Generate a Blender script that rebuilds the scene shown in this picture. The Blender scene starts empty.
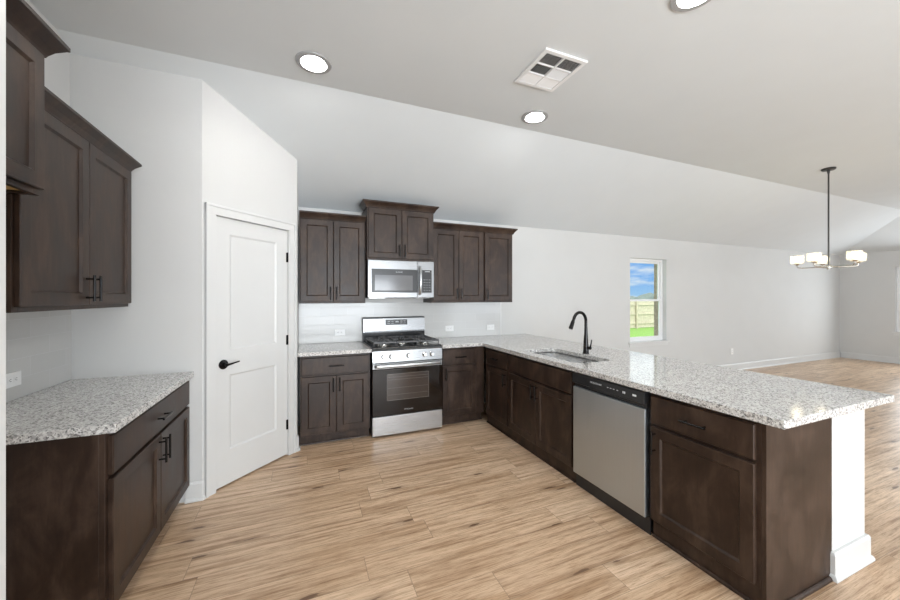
import bpy, bmesh, math, random
from mathutils import Vector, Matrix
random.seed(7)
C = bpy.context.scene.collection
S = bpy.context.scene
PI = math.pi

# ------------------------------------------------------------------ camera, world, lights, exposure
YAW = math.radians(22.33)
cam_d = bpy.data.cameras.new('camera'); cam = bpy.data.objects.new('camera', cam_d); C.objects.link(cam)
cam.location = (0, 0, 1.44); cam.rotation_euler = (PI/2, 0, -YAW)
cam_d.sensor_width = 36; cam_d.lens = 353/900*36; cam_d.shift_y = -3/900; cam_d.clip_start = .05
S.camera = cam
S.view_settings.view_transform = 'Standard'; S.view_settings.look = 'None'
S.view_settings.gamma = 1; S.view_settings.use_curve_mapping = False
S.view_settings.exposure = 0.80

CEIL = 3.05; EAVE = 2.445; CREASE = 2.86; BACK = 4.28; LEFT = -1.385; RIGHT = 11.85; SOUTH = -4.0
HIPX = RIGHT - (BACK - CREASE); SL = (CEIL - EAVE)/(BACK - CREASE)

def nodes_new(m):
    m.use_nodes = True; t = m.node_tree; t.nodes.clear(); return t
class NT:
    def __init__(s, t): s.t = t
    def n(s, kind, **kw):
        d = s.t.nodes.new(kind)
        for k, v in kw.items():
            if k.startswith('i_'):
                d.inputs[k[2:].replace('_', ' ')].default_value = v
            else: setattr(d, k, v)
        return d
    def l(s, a, b): s.t.links.new(a, b)
    def math(s, op, a, b=None, c=None):
        d = s.t.nodes.new('ShaderNodeMath'); d.operation = op
        for i, v in enumerate((a, b, c)):
            if v is None: continue
            if isinstance(v, (int, float)): d.inputs[i].default_value = v
            else: s.l(v, d.inputs[i])
        return d.outputs[0]
    def ramp(s, f, stops, interp='LINEAR'):
        d = s.t.nodes.new('ShaderNodeValToRGB'); d.color_ramp.interpolation = interp
        e = d.color_ramp.elements
        while len(e) < len(stops): e.new(.5)
        for i, (p, c) in enumerate(stops):
            e[i].position = p; e[i].color = (*c, 1) if len(c) == 3 else c
        s.l(f, d.inputs[0]); return d.outputs[0]
    def mix(s, f, a, b, mode='MIX'):
        d = s.t.nodes.new('ShaderNodeMix'); d.data_type = 'RGBA'; d.blend_type = mode
        for v, i in ((f, 0), (a, 6), (b, 7)):
            if isinstance(v, (int, float)): d.inputs[i].default_value = v
            elif isinstance(v, tuple): d.inputs[i].default_value = (*v, 1) if len(v) == 3 else v
            else: s.l(v, d.inputs[i])
        return d.outputs[2]
    def comb(s, x, y, z):
        d = s.t.nodes.new('ShaderNodeCombineXYZ')
        for i, v in enumerate((x, y, z)):
            if isinstance(v, (int, float)): d.inputs[i].default_value = v
            else: s.l(v, d.inputs[i])
        return d.outputs[0]
    def sep(s, v):
        d = s.t.nodes.new('ShaderNodeSeparateXYZ'); s.l(v, d.inputs[0]); return d.outputs

# world: pale blue sky with drifting white cloud
w = bpy.data.worlds.new('sky'); S.world = w; w.use_nodes = True; wt = w.node_tree; wt.nodes.clear(); W = NT(wt)
tc = W.n('ShaderNodeTexCoord'); sx = W.sep(tc.outputs['Generated'])
grad = W.ramp(W.math('MAXIMUM', sx[2], 0.0), [(0, (.22, .37, .56)), (.05, (.12, .28, .56)), (.10, (.12, .27, .55)), (.15, (1.0, 1.05, 1.1)), (.6, (.8, .9, 1.1))])
cl = W.n('ShaderNodeTexNoise', i_Scale=5.0, i_Detail=6.0, i_Roughness=.6)
mp = W.n('ShaderNodeMapping'); mp.inputs['Scale'].default_value = (1, 1, 5); W.l(tc.outputs['Generated'], mp.inputs[0]); W.l(mp.outputs[0], cl.inputs['Vector'])
cm = W.ramp(cl.outputs[0], [(.50, (0, 0, 0)), (.64, (1, 1, 1))])
cld = W.ramp(W.math('MAXIMUM', sx[2], 0.0), [(.10, (.56, .57, .58)), (.15, (1.2, 1.2, 1.2))])
skc = W.mix(cm, grad, cld)
bg = W.n('ShaderNodeBackground'); bg.inputs['Strength'].default_value = 1.0; W.l(skc, bg.inputs[0])
wo = W.n('ShaderNodeOutputWorld'); W.l(bg.outputs[0], wo.inputs[0])

def area(name, loc, rot, sx_, sy_, power, col=(1, 1, 1)):
    d = bpy.data.lights.new(name, 'AREA'); d.shape = 'RECTANGLE'; d.size = sx_; d.size_y = sy_; d.energy = power; d.color = col
    o = bpy.data.objects.new(name, d); o.location = loc; o.rotation_euler = rot; C.objects.link(o); return o
sun_d = bpy.data.lights.new('sun', 'SUN'); sun_d.energy = 2.6; sun_d.angle = .02
sun = bpy.data.objects.new('sun', sun_d); sun.rotation_euler = (math.radians(48), 0, math.radians(-20)); sun.location = (5, -10, 12); C.objects.link(sun)
# added fill lamps along the unseen south wall; daylight at the right window
LAMP_TINT = (.90, .955, 1.0)
area('fill_south_left', (1.1, SOUTH+.10, 1.25), (math.radians(90+42), 0, 0), 3.4, 2.1, 235, LAMP_TINT)
area('fill_south_right', (6.6, SOUTH+.10, 1.45), (math.radians(90+42), 0, 0), 3.4, 1.7, 100, LAMP_TINT)
area('daylight_right_window', (RIGHT-.16, 2.2, 1.4), (0, PI/2, 0), 1.4, 2.2, 30, LAMP_TINT)

# ------------------------------------------------------------------ materials
def pbr(name, col, rough=.5, metal=0, **kw):
    m = bpy.data.materials.new(name); t = nodes_new(m); N = NT(t)
    b = N.n('ShaderNodeBsdfPrincipled'); o = N.n('ShaderNodeOutputMaterial'); N.l(b.outputs[0], o.inputs[0])
    b.inputs['Base Color'].default_value = (*col, 1); b.inputs['Roughness'].default_value = rough; b.inputs['Metallic'].default_value = metal
    for k, v in kw.items(): b.inputs[k.replace('_', ' ')].default_value = v
    return m, N, b
def with_noise(m, N, b, scale=40, amt=.06, bump=0.0, bscale=None, rough_var=0.0):
    g = N.n('ShaderNodeNewGeometry')
    n = N.n('ShaderNodeTexNoise', i_Scale=scale, i_Detail=4.0); N.l(g.outputs['Position'], n.inputs['Vector'])
    c = tuple(b.inputs['Base Color'].default_value)[:3]
    r = N.ramp(n.outputs[0], [(.3, tuple(x*(1-amt) for x in c)), (.7, tuple(min(1, x*(1+amt)) for x in c))])
    N.l(r, b.inputs['Base Color'])
    if bump:
        n2 = N.n('ShaderNodeTexNoise', i_Scale=bscale or scale, i_Detail=3.0); N.l(g.outputs['Position'], n2.inputs['Vector'])
        bp = N.n('ShaderNodeBump', i_Strength=bump, i_Distance=.002); N.l(n2.outputs[0], bp.inputs['Height']); N.l(bp.outputs[0], b.inputs['Normal'])
    return m
M = {}
M['wall'] = with_noise(*pbr('painted_wall', (.595, .592, .58), .75), scale=3, amt=.01, bump=.15, bscale=220)
M['ceiling'] = with_noise(*pbr('painted_ceiling', (.665, .69, .70), .85), scale=3, amt=.01, bump=.15, bscale=180)
M['trim'] = with_noise(*pbr('white_trim_paint', (.63, .63, .62), .35), scale=5, amt=.01)
M['vinyl'] = with_noise(*pbr('white_vinyl', (.82, .82, .82), .35), scale=5, amt=.01)
M['black'] = with_noise(*pbr('matte_black_metal', (.012, .011, .011), .24, .6), scale=60, amt=.1)
M['bronze'] = with_noise(*pbr('dark_bronze_metal', (.07, .068, .066), .35, .8), scale=60, amt=.1)
M['blackplastic'] = with_noise(*pbr('black_plastic', (.018, .018, .019), .28), scale=60, amt=.1)
M['iron'] = with_noise(*pbr('cast_iron', (.05, .05, .052), .32), scale=120, amt=.25, bump=.3, bscale=400)
M['enamel'] = with_noise(*pbr('black_enamel', (.02, .02, .021), .15), scale=60, amt=.1)
M['ovenglass'] = with_noise(*pbr('dark_oven_glass', (.010, .006, .004), .06, 0, Specular_IOR_Level=.3), scale=10, amt=.1)
M['mwglass'] = with_noise(*pbr('microwave_window_mesh', (.16, .16, .165), .12), scale=10, amt=.04)
M['ovenwin'] = with_noise(*pbr('oven_inner_window', (.045, .033, .027), .08), scale=30, amt=.1)
M['whiteplastic'] = with_noise(*pbr('white_plastic', (.80, .80, .79), .3), scale=8, amt=.01)
M['slot'] = with_noise(*pbr('socket_slot', (.05, .05, .05), .6), scale=8, amt=.05)
M['mark'] = with_noise(*pbr('pale_print', (.75, .77, .78), .5), scale=8, amt=.03)
M['maple'] = with_noise(*pbr('natural_maple', (.62, .42, .17), .5), scale=12, amt=.12)
M['ringgrey'] = with_noise(*pbr('satin_ring_paint', (.36, .36, .36), .4), scale=8, amt=.03)
M['dark'] = with_noise(*pbr('dark_duct', (.03, .03, .03), .8), scale=8, amt=.1)
M['baffle'] = with_noise(*pbr('light_baffle', (.22, .22, .22), .5), scale=8, amt=.03)
M['concrete'] = with_noise(*pbr('brick_veneer', (.42, .33, .26), .9), scale=30, amt=.25, bump=.4)

def steel(name, col, rough, stretch):
    m, N, b = pbr(name, col, rough, 1.0)
    tcx = N.n('ShaderNodeTexCoord'); mpx = N.n('ShaderNodeMapping'); mpx.inputs['Scale'].default_value = stretch
    N.l(tcx.outputs['Object'], mpx.inputs[0])
    n = N.n('ShaderNodeTexNoise', i_Scale=1.0, i_Detail=3.0); N.l(mpx.outputs[0], n.inputs['Vector'])
    N.l(N.ramp(n.outputs[0], [(.3, (rough*.85,)*3), (.7, (rough*1.2,)*3)]), b.inputs['Roughness'])
    N.l(N.ramp(n.outputs[0], [(.3, tuple(x*.96 for x in col)), (.7, tuple(min(1, x*1.03) for x in col))]), b.inputs['Base Color'])
    return m
M['steel'] = steel('brushed_stainless_steel', (.60, .60, .60), .27, (3, 3, 600))
M['steel_soft'] = steel('satin_stainless_steel', (.53, .585, .63), .36, (600, 600, 3))
M['steel_bright'] = steel('polished_stainless_steel', (.47, .475, .48), .30, (3, 3, 300))
M['black_rack'] = with_noise(*pbr('oven_rack_wire', (.16, .14, .125), .35), scale=60, amt=.1)
M['steel_face'] = steel('appliance_front_steel', (.27, .272, .275), .30, (3, 3, 300))
M['sink_steel'] = steel('sink_steel', (.40, .41, .42), .28, (30, 30, 30))
M['nickel'] = steel('brushed_nickel', (.55, .54, .52), .25, (40, 40, 40))

def mat_wood():
    m, N, b = pbr('espresso_stained_wood', (.05, .03, .02), .36)
    g = N.n('ShaderNodeNewGeometry'); mpx = N.n('ShaderNodeMapping'); mpx.inputs['Scale'].default_value = (1, 1, .14); N.l(g.outputs['Position'], mpx.inputs[0])
    n1 = N.n('ShaderNodeTexNoise', i_Scale=45.0, i_Detail=6.0, i_Roughness=.6); N.l(mpx.outputs[0], n1.inputs['Vector'])
    mp2 = N.n('ShaderNodeMapping'); mp2.inputs['Scale'].default_value = (1, 1, .55); N.l(g.outputs['Position'], mp2.inputs[0])
    n2 = N.n('ShaderNodeTexNoise', i_Scale=7.5, i_Detail=5.0, i_Roughness=.62, i_Distortion=.6); N.l(mp2.outputs[0], n2.inputs['Vector'])
    f = N.math('ADD', N.math('MULTIPLY', n1.outputs[0], .24), N.math('MULTIPLY', n2.outputs[0], .76))
    c = N.ramp(f, [(.30, (.011, .0054, .0032)), (.48, (.028, .0150, .0094)), (.72, (.074, .045, .031))])
    N.l(c, b.inputs['Base Color'])
    N.l(N.ramp(n2.outputs[0], [(.3, (.34,)*3), (.7, (.46,)*3)]), b.inputs['Roughness'])
    bp = N.n('ShaderNodeBump', i_Strength=.08, i_Distance=.001); N.l(n1.outputs[0], bp.inputs['Height']); N.l(bp.outputs[0], b.inputs['Normal'])
    b.inputs['Specular IOR Level'].default_value = .35
    return m
M['wood'] = mat_wood()

def mat_granite():
    m, N, b = pbr('speckled_granite', (.6, .6, .6), .09)
    g = N.n('ShaderNodeNewGeometry')
    n = N.n('ShaderNodeTexNoise', i_Scale=60.0, i_Detail=3.0); N.l(g.outputs['Position'], n.inputs['Vector'])
    v0 = N.n('ShaderNodeVectorMath', operation='SCALE'); N.l(n.outputs['Color'], v0.inputs[0]); v0.inputs['Scale'].default_value = .010
    va = N.n('ShaderNodeVectorMath', operation='ADD'); N.l(g.outputs['Position'], va.inputs[0]); N.l(v0.outputs[0], va.inputs[1])
    v1 = N.n('ShaderNodeTexVoronoi', i_Scale=175.0); N.l(va.outputs[0], v1.inputs['Vector'])
    v2 = N.n('ShaderNodeTexVoronoi', i_Scale=100.0); N.l(va.outputs[0], v2.inputs['Vector'])
    r1 = N.sep(v1.outputs['Color'])[0]; r2 = N.sep(v2.outputs['Color'])[1]
    c1 = N.ramp(r1, [(0, (.03, .029, .029)), (.09, (.22, .21, .205)), (.20, (.47, .46, .45)), (.38, (.72, .71, .69)), (.7, (.84, .835, .82))], 'CONSTANT')
    c2 = N.ramp(r2, [(0, (.42, .40, .385)), (.10, (.78, .765, .75)), (.35, (.97, .965, .95)), (.75, (.86, .85, .84))], 'CONSTANT')
    N.l(N.mix(1.0, c1, c2, 'MULTIPLY'), b.inputs['Base Color'])
    mm = N.mix(.30, N.mix(1.0, c1, c2, 'MULTIPLY'), (.55, .54, .53)); N.l(mm, b.inputs['Base Color'])
    return m
M['granite'] = mat_granite()

def mat_floor():
    m, N, b = pbr('oak_vinyl_planks', (.5, .35, .22), .4)
    g = N.n('ShaderNodeNewGeometry'); s = N.sep(g.outputs['Position'])
    PW, PL = .182, 1.22
    yy = N.math('DIVIDE', N.math('ADD', s[1], 20.03), PW); row = N.math('FLOOR', yy); fy = N.math('FRACT', yy)
    wn = N.n('ShaderNodeTexWhiteNoise', noise_dimensions='1D'); N.l(row, wn.inputs['W'])
    xx = N.math('ADD', N.math('DIVIDE', N.math('ADD', s[0], 20.0), PL), wn.outputs[0]); colm = N.math('FLOOR', xx); fx = N.math('FRACT', xx)
    wn2 = N.n('ShaderNodeTexWhiteNoise', noise_dimensions='2D'); N.l(N.comb(row, colm, 0), wn2.inputs['Vector'])
    rnd = wn2.outputs[0]; rs = N.sep(wn2.outputs['Color'])
    # grain coordinates shifted per plank
    gx = N.math('ADD', s[0], N.math('MULTIPLY', rs[0], 37)); gy = N.math('ADD', s[1], N.math('MULTIPLY', rs[1], 23))
    n1 = N.n('ShaderNodeTexNoise', i_Scale=1.0, i_Detail=8.0, i_Roughness=.70, i_Distortion=.18); N.l(N.comb(N.math('MULTIPLY', gx, 1.5), N.math('MULTIPLY', gy, 32), 0), n1.inputs['Vector'])
    n2 = N.n('ShaderNodeTexNoise', i_Scale=1.0, i_Detail=5.0, i_Roughness=.7); N.l(N.comb(N.math('MULTIPLY', gx, 9), N.math('MULTIPLY', gy, 210), 0), n2.inputs['Vector'])
    n3 = N.n('ShaderNodeTexNoise', i_Scale=1.0, i_Detail=3.0, i_Distortion=.8); N.l(N.comb(N.math('MULTIPLY', gx, .9), N.math('MULTIPLY', gy, 9), 0), n3.inputs['Vector'])
    base = N.ramp(rnd, [(0, (.61, .43, .285)), (.5, (.70, .51, .350)), (1, (.78, .595, .43))])
    g1 = N.ramp(n1.outputs[0], [(.36, (.50, .41, .33)), (.45, (.80, .76, .72)), (.56, (1.0, 1.0, 1.0)), (.68, (1.10, 1.10, 1.10))])
    g2 = N.ramp(n2.outputs[0], [(.38, (.64, .57, .50)), (.50, (1.0, 1.0, 1.0))])
    g3 = N.ramp(n3.outputs[0], [(.34, (.76, .70, .63)), (.46, (1, 1, 1))])
    col = N.mix(1.0, N.mix(1.0, N.mix(1.0, base, g1, 'MULTIPLY'), g2, 'MULTIPLY'), g3, 'MULTIPLY')
    # knots
    vo = N.n('ShaderNodeTexVoronoi', i_Scale=1.0, voronoi_dimensions='2D'); vo.inputs['Randomness'].default_value = 1.0
    N.l(N.comb(N.math('MULTIPLY', gx, 1.8), N.math('MULTIPLY', gy, 7.5), 0), vo.inputs['Vector'])
    nn = N.n('ShaderNodeTexNoise', i_Scale=18.0, i_Detail=3.0); N.l(N.comb(N.math('MULTIPLY', gx, .5), N.math('MULTIPLY', gy, 2.5), 0), nn.inputs['Vector'])
    dist = N.math('ADD', vo.outputs['Distance'], N.math('MULTIPLY', N.math('SUBTRACT', nn.outputs[0], .5), .26))
    sel = N.math('LESS_THAN', N.sep(vo.outputs['Color'])[2], .26)
    k = N.math('MULTIPLY', sel, N.ramp(dist, [(.02, (.95,)*3), (.055, (.85,)*3), (.075, (.35,)*3), (.26, (0, 0, 0))]))
    col = N.mix(k, col, (.13, .066, .035))
    sy = N.math('LESS_THAN', N.math('MINIMUM', fy, N.math('SUBTRACT', 1, fy)), .0065)
    sx2 = N.math('LESS_THAN', N.math('MINIMUM', fx, N.math('SUBTRACT', 1, fx)), .0011)
    seam = N.math('MAXIMUM', sy, sx2)
    col = N.mix(N.math('MULTIPLY', seam, .62), col, (.11, .072, .045))
    N.l(col, b.inputs['Base Color'])
    N.l(N.ramp(n1.outputs[0], [(.3, (.36,)*3), (.7, (.28,)*3)]), b.inputs['Roughness'])
    h = N.math('SUBTRACT', N.math('MULTIPLY', n2.outputs[0], .3), seam)
    bp = N.n('ShaderNodeBump', i_Strength=.18, i_Distance=.001); N.l(h, bp.inputs['Height']); N.l(bp.outputs[0], b.inputs['Normal'])
    return m
M['floor'] = mat_floor()

def mat_tile():
    m, N, b = pbr('glossy_white_tile', (.6, .6, .6), .20)
    tcx = N.n('ShaderNodeTexCoord'); s = N.sep(tcx.outputs['Object'])
    br = N.n('ShaderNodeTexBrick', offset=.5, i_Scale=1.0)
    for k_, v_ in (('Mortar Size', .0018), ('Brick Width', .305), ('Row Height', .1018), ('Mortar Smooth', .2), ('Bias', 0)): br.inputs[k_].default_value = v_
    br.inputs['Color1'].default_value = (.51, .505, .49, 1); br.inputs['Color2'].default_value = (.54, .535, .52, 1); br.inputs['Mortar'].default_value = (.58, .58, .575, 1)
    N.l(N.comb(N.math('ADD', s[0], s[1]), s[2], 0), br.inputs['Vector']); N.l(br.outputs['Color'], b.inputs['Base Color'])
    bp = N.n('ShaderNodeBump', i_Strength=.35, i_Distance=.0015, invert=True); N.l(br.outputs['Fac'], bp.inputs['Height'])
    nz = N.n('ShaderNodeTexNoise', i_Scale=9.0); N.l(tcx.outputs['Object'], nz.inputs['Vector'])
    b2 = N.n('ShaderNodeBump', i_Strength=.08, i_Distance=.004); N.l(nz.outputs[0], b2.inputs['Height']); N.l(bp.outputs[0], b2.inputs['Normal'])
    N.l(b2.outputs[0], b.inputs['Normal'])
    return m
M['tile'] = mat_tile()

def mat_glass(name, tint=(1, 1, 1)):
    m = bpy.data.materials.new(name); t = nodes_new(m); N = NT(t)
    tr = N.n('ShaderNodeBsdfTransparent'); tr.inputs[0].default_value = (*tint, 1)
    gl = N.n('ShaderNodeBsdfGlossy'); gl.inputs['Roughness'].default_value = .02
    lw0 = N.n('ShaderNodeLayerWeight'); lw0.inputs[0].default_value = .5
    f_ = N.math('ADD', N.math('MULTIPLY', N.math('POWER', lw0.outputs['Facing'], 5), .9), .04)
    mx = N.n('ShaderNodeMixShader'); o = N.n('ShaderNodeOutputMaterial')
    N.l(f_, mx.inputs[0]); N.l(tr.outputs[0], mx.inputs[1]); N.l(gl.outputs[0], mx.inputs[2]); N.l(mx.outputs[0], o.inputs[0])
    return m
M['glass'] = mat_glass('clear_window_glass', (.96, .985, .97))

def mat_shade():
    m, N, b = pbr('seeded_glass_shade', (.95, .93, .88), .15)
    b.inputs['Transmission Weight'].default_value = .0
    t = N.t
    tr = N.n('ShaderNodeBsdfTransparent'); tr.inputs[0].default_value = (.97, .96, .93, 1)
    tl = N.n('ShaderNodeBsdfTranslucent'); tl.inputs[0].default_value = (1, .96, .86, 1)
    g = N.n('ShaderNodeNewGeometry'); n = N.n('ShaderNodeTexVoronoi', i_Scale=120.0); N.l(g.outputs['Position'], n.inputs['Vector'])
    f = N.ramp(n.outputs['Distance'], [(.15, (.42,)*3), (.4, (.16,)*3)])
    mx = N.n('ShaderNodeMixShader'); N.l(f, mx.inputs[0]); N.l(tr.outputs[0], mx.inputs[1]); N.l(tl.outputs[0], mx.inputs[2])
    m2 = N.n('ShaderNodeMixShader'); m2.inputs[0].default_value = .12; N.l(mx.outputs[0], m2.inputs[1]); N.l(b.outputs[0], m2.inputs[2])
    o = [x for x in t.nodes if x.type == 'OUTPUT_MATERIAL'][0]; N.l(m2.outputs[0], o.inputs[0])
    return m
M['shade'] = mat_shade()
def emit(name, col, st):
    m = bpy.data.materials.new(name); t = nodes_new(m); N = NT(t)
    e = N.n('ShaderNodeEmission'); e.inputs[0].default_value = (*col, 1); e.inputs[1].default_value = st
    o = N.n('ShaderNodeOutputMaterial'); N.l(e.outputs[0], o.inputs[0]); return m
M['led'] = emit('led_lens', (1, .985, .95), 125)
M['bulb'] = emit('lit_bulb', (1, .90, .70), 12)
M['grass'] = with_noise(*pbr('lawn_grass', (.20, .36, .06), .9), scale=14, amt=.30, bump=.5)
M['fence'] = with_noise(*pbr('cedar_fence', (.50, .44, .33), .85), scale=9, amt=.16)
M['leaf'] = with_noise(*pbr('distant_foliage', (.15, .18, .15), .9), scale=2, amt=.35)

# ------------------------------------------------------------------ mesh helpers
def box(bm, x0, x1, y0, y1, z0, z1, mi=0):
    v = [bm.verts.new(p) for p in ((x0,y0,z0),(x1,y0,z0),(x1,y1,z0),(x0,y1,z0),(x0,y0,z1),(x1,y0,z1),(x1,y1,z1),(x0,y1,z1))]
    for f in ((3,2,1,0),(4,5,6,7),(0,1,5,4),(1,2,6,5),(2,3,7,6),(3,0,4,7)):
        fc = bm.faces.new([v[i] for i in f]); fc.material_index = mi
def loft(bm, loops, cap0=True, cap1=True, closed=True, mi=0):
    vs = [[bm.verts.new(p) for p in L] for L in loops]
    n = len(vs[0])
    for a, b in zip(vs[:-1], vs[1:]):
        for i in range(n if closed else n-1):
            f = bm.faces.new((a[i], a[(i+1) % n], b[(i+1) % n], b[i])); f.material_index = mi
    if cap0: bm.faces.new(list(reversed(vs[0]))).material_index = mi
    if cap1: bm.faces.new(vs[-1]).material_index = mi
def ring(cx, cy, z, r, n=24, ph=0):
    return [(cx+r*math.cos(2*PI*i/n+ph), cy+r*math.sin(2*PI*i/n+ph), z) for i in range(n)]
def lathe(bm, prof, cx=0, cy=0, n=28, mat=None, cap=True, mi=0):
    L = [ring(cx, cy, z, max(r, .0004), n) for r, z in prof]
    if mat is not None: L = [[tuple(mat @ Vector(p)) for p in q] for q in L]
    loft(bm, L, cap, cap, mi=mi)
def tube(bm, pts, r, n=12, rads=None):
    pts = [Vector(p) for p in pts]; L = []; up = None
    for i, p in enumerate(pts):
        d = (pts[min(i+1, len(pts)-1)] - pts[max(i-1, 0)]).normalized()
        if up is None: up = Vector((0, 0, 1)) if abs(d.z) < .9 else Vector((1, 0, 0))
        a = d.cross(up)
        if a.length < 1e-4: a = d.cross(Vector((0, 1, 0)))
        a.normalize(); b_ = a.cross(d).normalized(); up = b_
        rr = rads[i] if rads else r
        L.append([tuple(p + a*math.cos(2*PI*k/n)*rr + b_*math.sin(2*PI*k/n)*rr) for k in range(n)])
    loft(bm, L)
def prism(bm, poly, z0, z1):
    loft(bm, [[(x, y, z0) for x, y in poly], [(x, y, z1) for x, y in poly]])
def holed(bm, outer, holes, z0, z1):
    """flat plate with holes, between z0 and z1"""
    loops = [outer] + holes; es = []; vl = []
    for L in loops:
        vs = [bm.verts.new((x, y, z1)) for x, y in L]; vl.append(vs)
        es += [bm.edges.new((vs[i], vs[(i+1) % len(vs)])) for i in range(len(vs))]
    r = bmesh.ops.triangle_fill(bm, use_beauty=True, use_dissolve=True, edges=es)
    fs = [g for g in r['geom'] if isinstance(g, bmesh.types.BMFace)]
    bmesh.ops.dissolve_limit(bm, angle_limit=.01, verts=[], edges=[]) if False else None
    low = {}
    for vs in vl:
        for v in vs: low[v] = bm.verts.new((v.co.x, v.co.y, z0))
    for f in fs: bm.faces.new([low[v] for v in reversed(f.verts[:])])
    for vs in vl:
        for i in range(len(vs)):
            a, b_ = vs[i], vs[(i+1) % len(vs)]
            bm.faces.new((a, low[a], low[b_], b_))
def sweep(bm, path, prof, closed=False):
    """sweep a closed profile (out, z) along a plan path; 'out' points to the right of the walking direction"""
    P = [Vector(p) for p in path]; n = len(P); L = []
    for i in range(n):
        if closed or 0 < i < n-1:
            d0 = (P[i]-P[i-1]).normalized(); d1 = (P[(i+1) % n]-P[i]).normalized()
        elif i == 0: d0 = d1 = (P[1]-P[0]).normalized()
        else: d0 = d1 = (P[-1]-P[-2]).normalized()
        n0 = Vector((d0.y, -d0.x)); n1 = Vector((d1.y, -d1.x)); m_ = (n0+n1).normalized(); k = 1/max(.2, m_.dot(n0))
        L.append([(P[i].x+m_.x*o*k, P[i].y+m_.y*o*k, z) for o, z in prof])
    if closed: L.append(L[0])
    loft(bm, L, not closed, not closed)
def new(): return bmesh.new()
def obj(name, bm, mats, parent=None, bevel=0, seg=2, smooth=False, loc=None, rot=None):
    bmesh.ops.recalc_face_normals(bm, faces=bm.faces[:])
    me = bpy.data.meshes.new(name); bm.to_mesh(me); bm.free()
    for m in (mats if isinstance(mats, (list, tuple)) else [mats]): me.materials.append(M[m])
    o = bpy.data.objects.new(name, me); C.objects.link(o)
    if parent: o.parent = parent
    if loc: o.location = loc
    if rot: o.rotation_euler = rot
    if smooth:
        for p in me.polygons: p.use_smooth = True
        md = o.modifiers.new('edge', 'EDGE_SPLIT'); md.split_angle = math.radians(38)
    if bevel:
        md = o.modifiers.new('bevel', 'BEVEL'); md.width = bevel; md.segments = seg; md.limit_method = 'ANGLE'; md.angle_limit = math.radians(40)
        if not smooth: md.harden_normals = False
    return o
def thing(name, label, cat, loc=(0,0,0), rz=0, group=None, kind=None):
    o = bpy.data.objects.new(name, None); C.objects.link(o); o.empty_display_size = .1
    o.location = loc; o.rotation_euler = (0, 0, rz); o['label'] = label; o['category'] = cat
    if group: o['group'] = group
    if kind: o['kind'] = kind
    return o
def tag(o, label, cat, group=None, kind=None):
    o['label'] = label; o['category'] = cat
    if group: o['group'] = group
    if kind: o['kind'] = kind
    return o
def bmx(f):
    b = new(); f(b); return b
def text(name, body, size, parent, loc, rot, mat='mark', extrude=.0002):
    cu = bpy.data.curves.new(name, 'FONT'); cu.body = body; cu.size = size; cu.extrude = extrude; cu.align_x = 'CENTER'; cu.align_y = 'CENTER'
    cu.space_character = 1.15
    tmp = bpy.data.objects.new(name, cu); C.objects.link(tmp)
    me = bpy.data.meshes.new_from_object(tmp.evaluated_get(bpy.context.evaluated_depsgraph_get()))
    bpy.data.objects.remove(tmp); bpy.data.curves.remove(cu)
    me.materials.clear(); me.materials.append(M[mat])
    o = bpy.data.objects.new(name, me); C.objects.link(o); o.parent = parent; o.location = loc; o.rotation_euler = rot
    return o

def cz(x, y): return CEIL - SL*max(0, y-CREASE, x-HIPX)

# ------------------------------------------------------------------ structure
b = new(); box(b, LEFT-.14, RIGHT+.14, SOUTH-.14, BACK+.14, -.15, 0)
tag(obj('floor', b, 'floor'), 'light oak plank floor running through kitchen and dining room', 'floor', kind='structure')

LIGHTS = [(.055, 2.60), (1.90, 2.63), (1.915, 1.235), (.055, 1.235)]
b = new()
HOLE = .088
hol = [[(x+HOLE*math.cos(2*PI*i/32), y+HOLE*math.sin(2*PI*i/32)) for i in range(32)] for x, y in LIGHTS]
holed(b, [(LEFT-.14, SOUTH-.14), (HIPX, SOUTH-.14), (HIPX, CREASE), (LEFT-.14, CREASE)], hol, CEIL, CEIL+.1)
def quad_slab(bm, pts, up=.1):
    loft(bm, [pts, [(x, y, z+up) for x, y, z in pts]])
EX = .14
quad_slab(b, [(LEFT-EX, CREASE, CEIL), (HIPX, CREASE, CEIL), (RIGHT+EX, BACK+EX, EAVE-SL*EX), (LEFT-EX, BACK+EX, EAVE-SL*EX)])
quad_slab(b, [(HIPX, SOUTH-EX, CEIL), (RIGHT+EX, SOUTH-EX, EAVE-SL*EX), (RIGHT+EX, BACK+EX, EAVE-SL*EX), (HIPX, CREASE, CEIL)])
tag(obj('ceiling', b, 'ceiling'), 'pale grey vaulted ceiling, flat then sloping down to the back wall', 'ceiling', kind='structure')

def wall_seg(bm, poly, z0=0):
    loft(bm, [[(x, y, z0) for x, y in poly], [(x, y, cz(x, y)+.0) for x, y in poly]])
def holes_wall(bm, u0, u1, z1f, openings, mk):
    """wall split into boxes around openings; mk(bm,ua,ub,za,zb)"""
    cur = u0
    for (a, b_, za, zb) in openings:
        mk(bm, cur, a, 0, z1f); mk(bm, a, b_, 0, za); mk(bm, a, b_, zb, z1f); cur = b_
    mk(bm, cur, u1, 0, z1f)
T = .12
# back wall with window
WX0, WX1, WZ0, WZ1 = 4.98, 5.865, .68, 2.10
b = new(); holes_wall(b, LEFT-T, RIGHT+T, EAVE, [(WX0, WX1, WZ0, WZ1)], lambda m_, a, c, z0, z1: box(m_, a, c, BACK, BACK+T, z0, z1))
tag(obj('wall_back', b, 'wall'), 'long pale grey wall behind the range and the single window', 'wall', kind='structure')
# right wall with two windows
RW = [(.2, 1.1, WZ0, WZ1), (2.54, 3.42, WZ0, WZ1)]
b = new(); holes_wall(b, SOUTH, BACK, EAVE, RW, lambda m_, a, c, z0, z1: box(m_, RIGHT, RIGHT+T, a, c, z0, z1))
tag(obj('wall_right', b, 'wall'), 'far pale grey wall at the right end of the dining room', 'wall', kind='structure')
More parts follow.
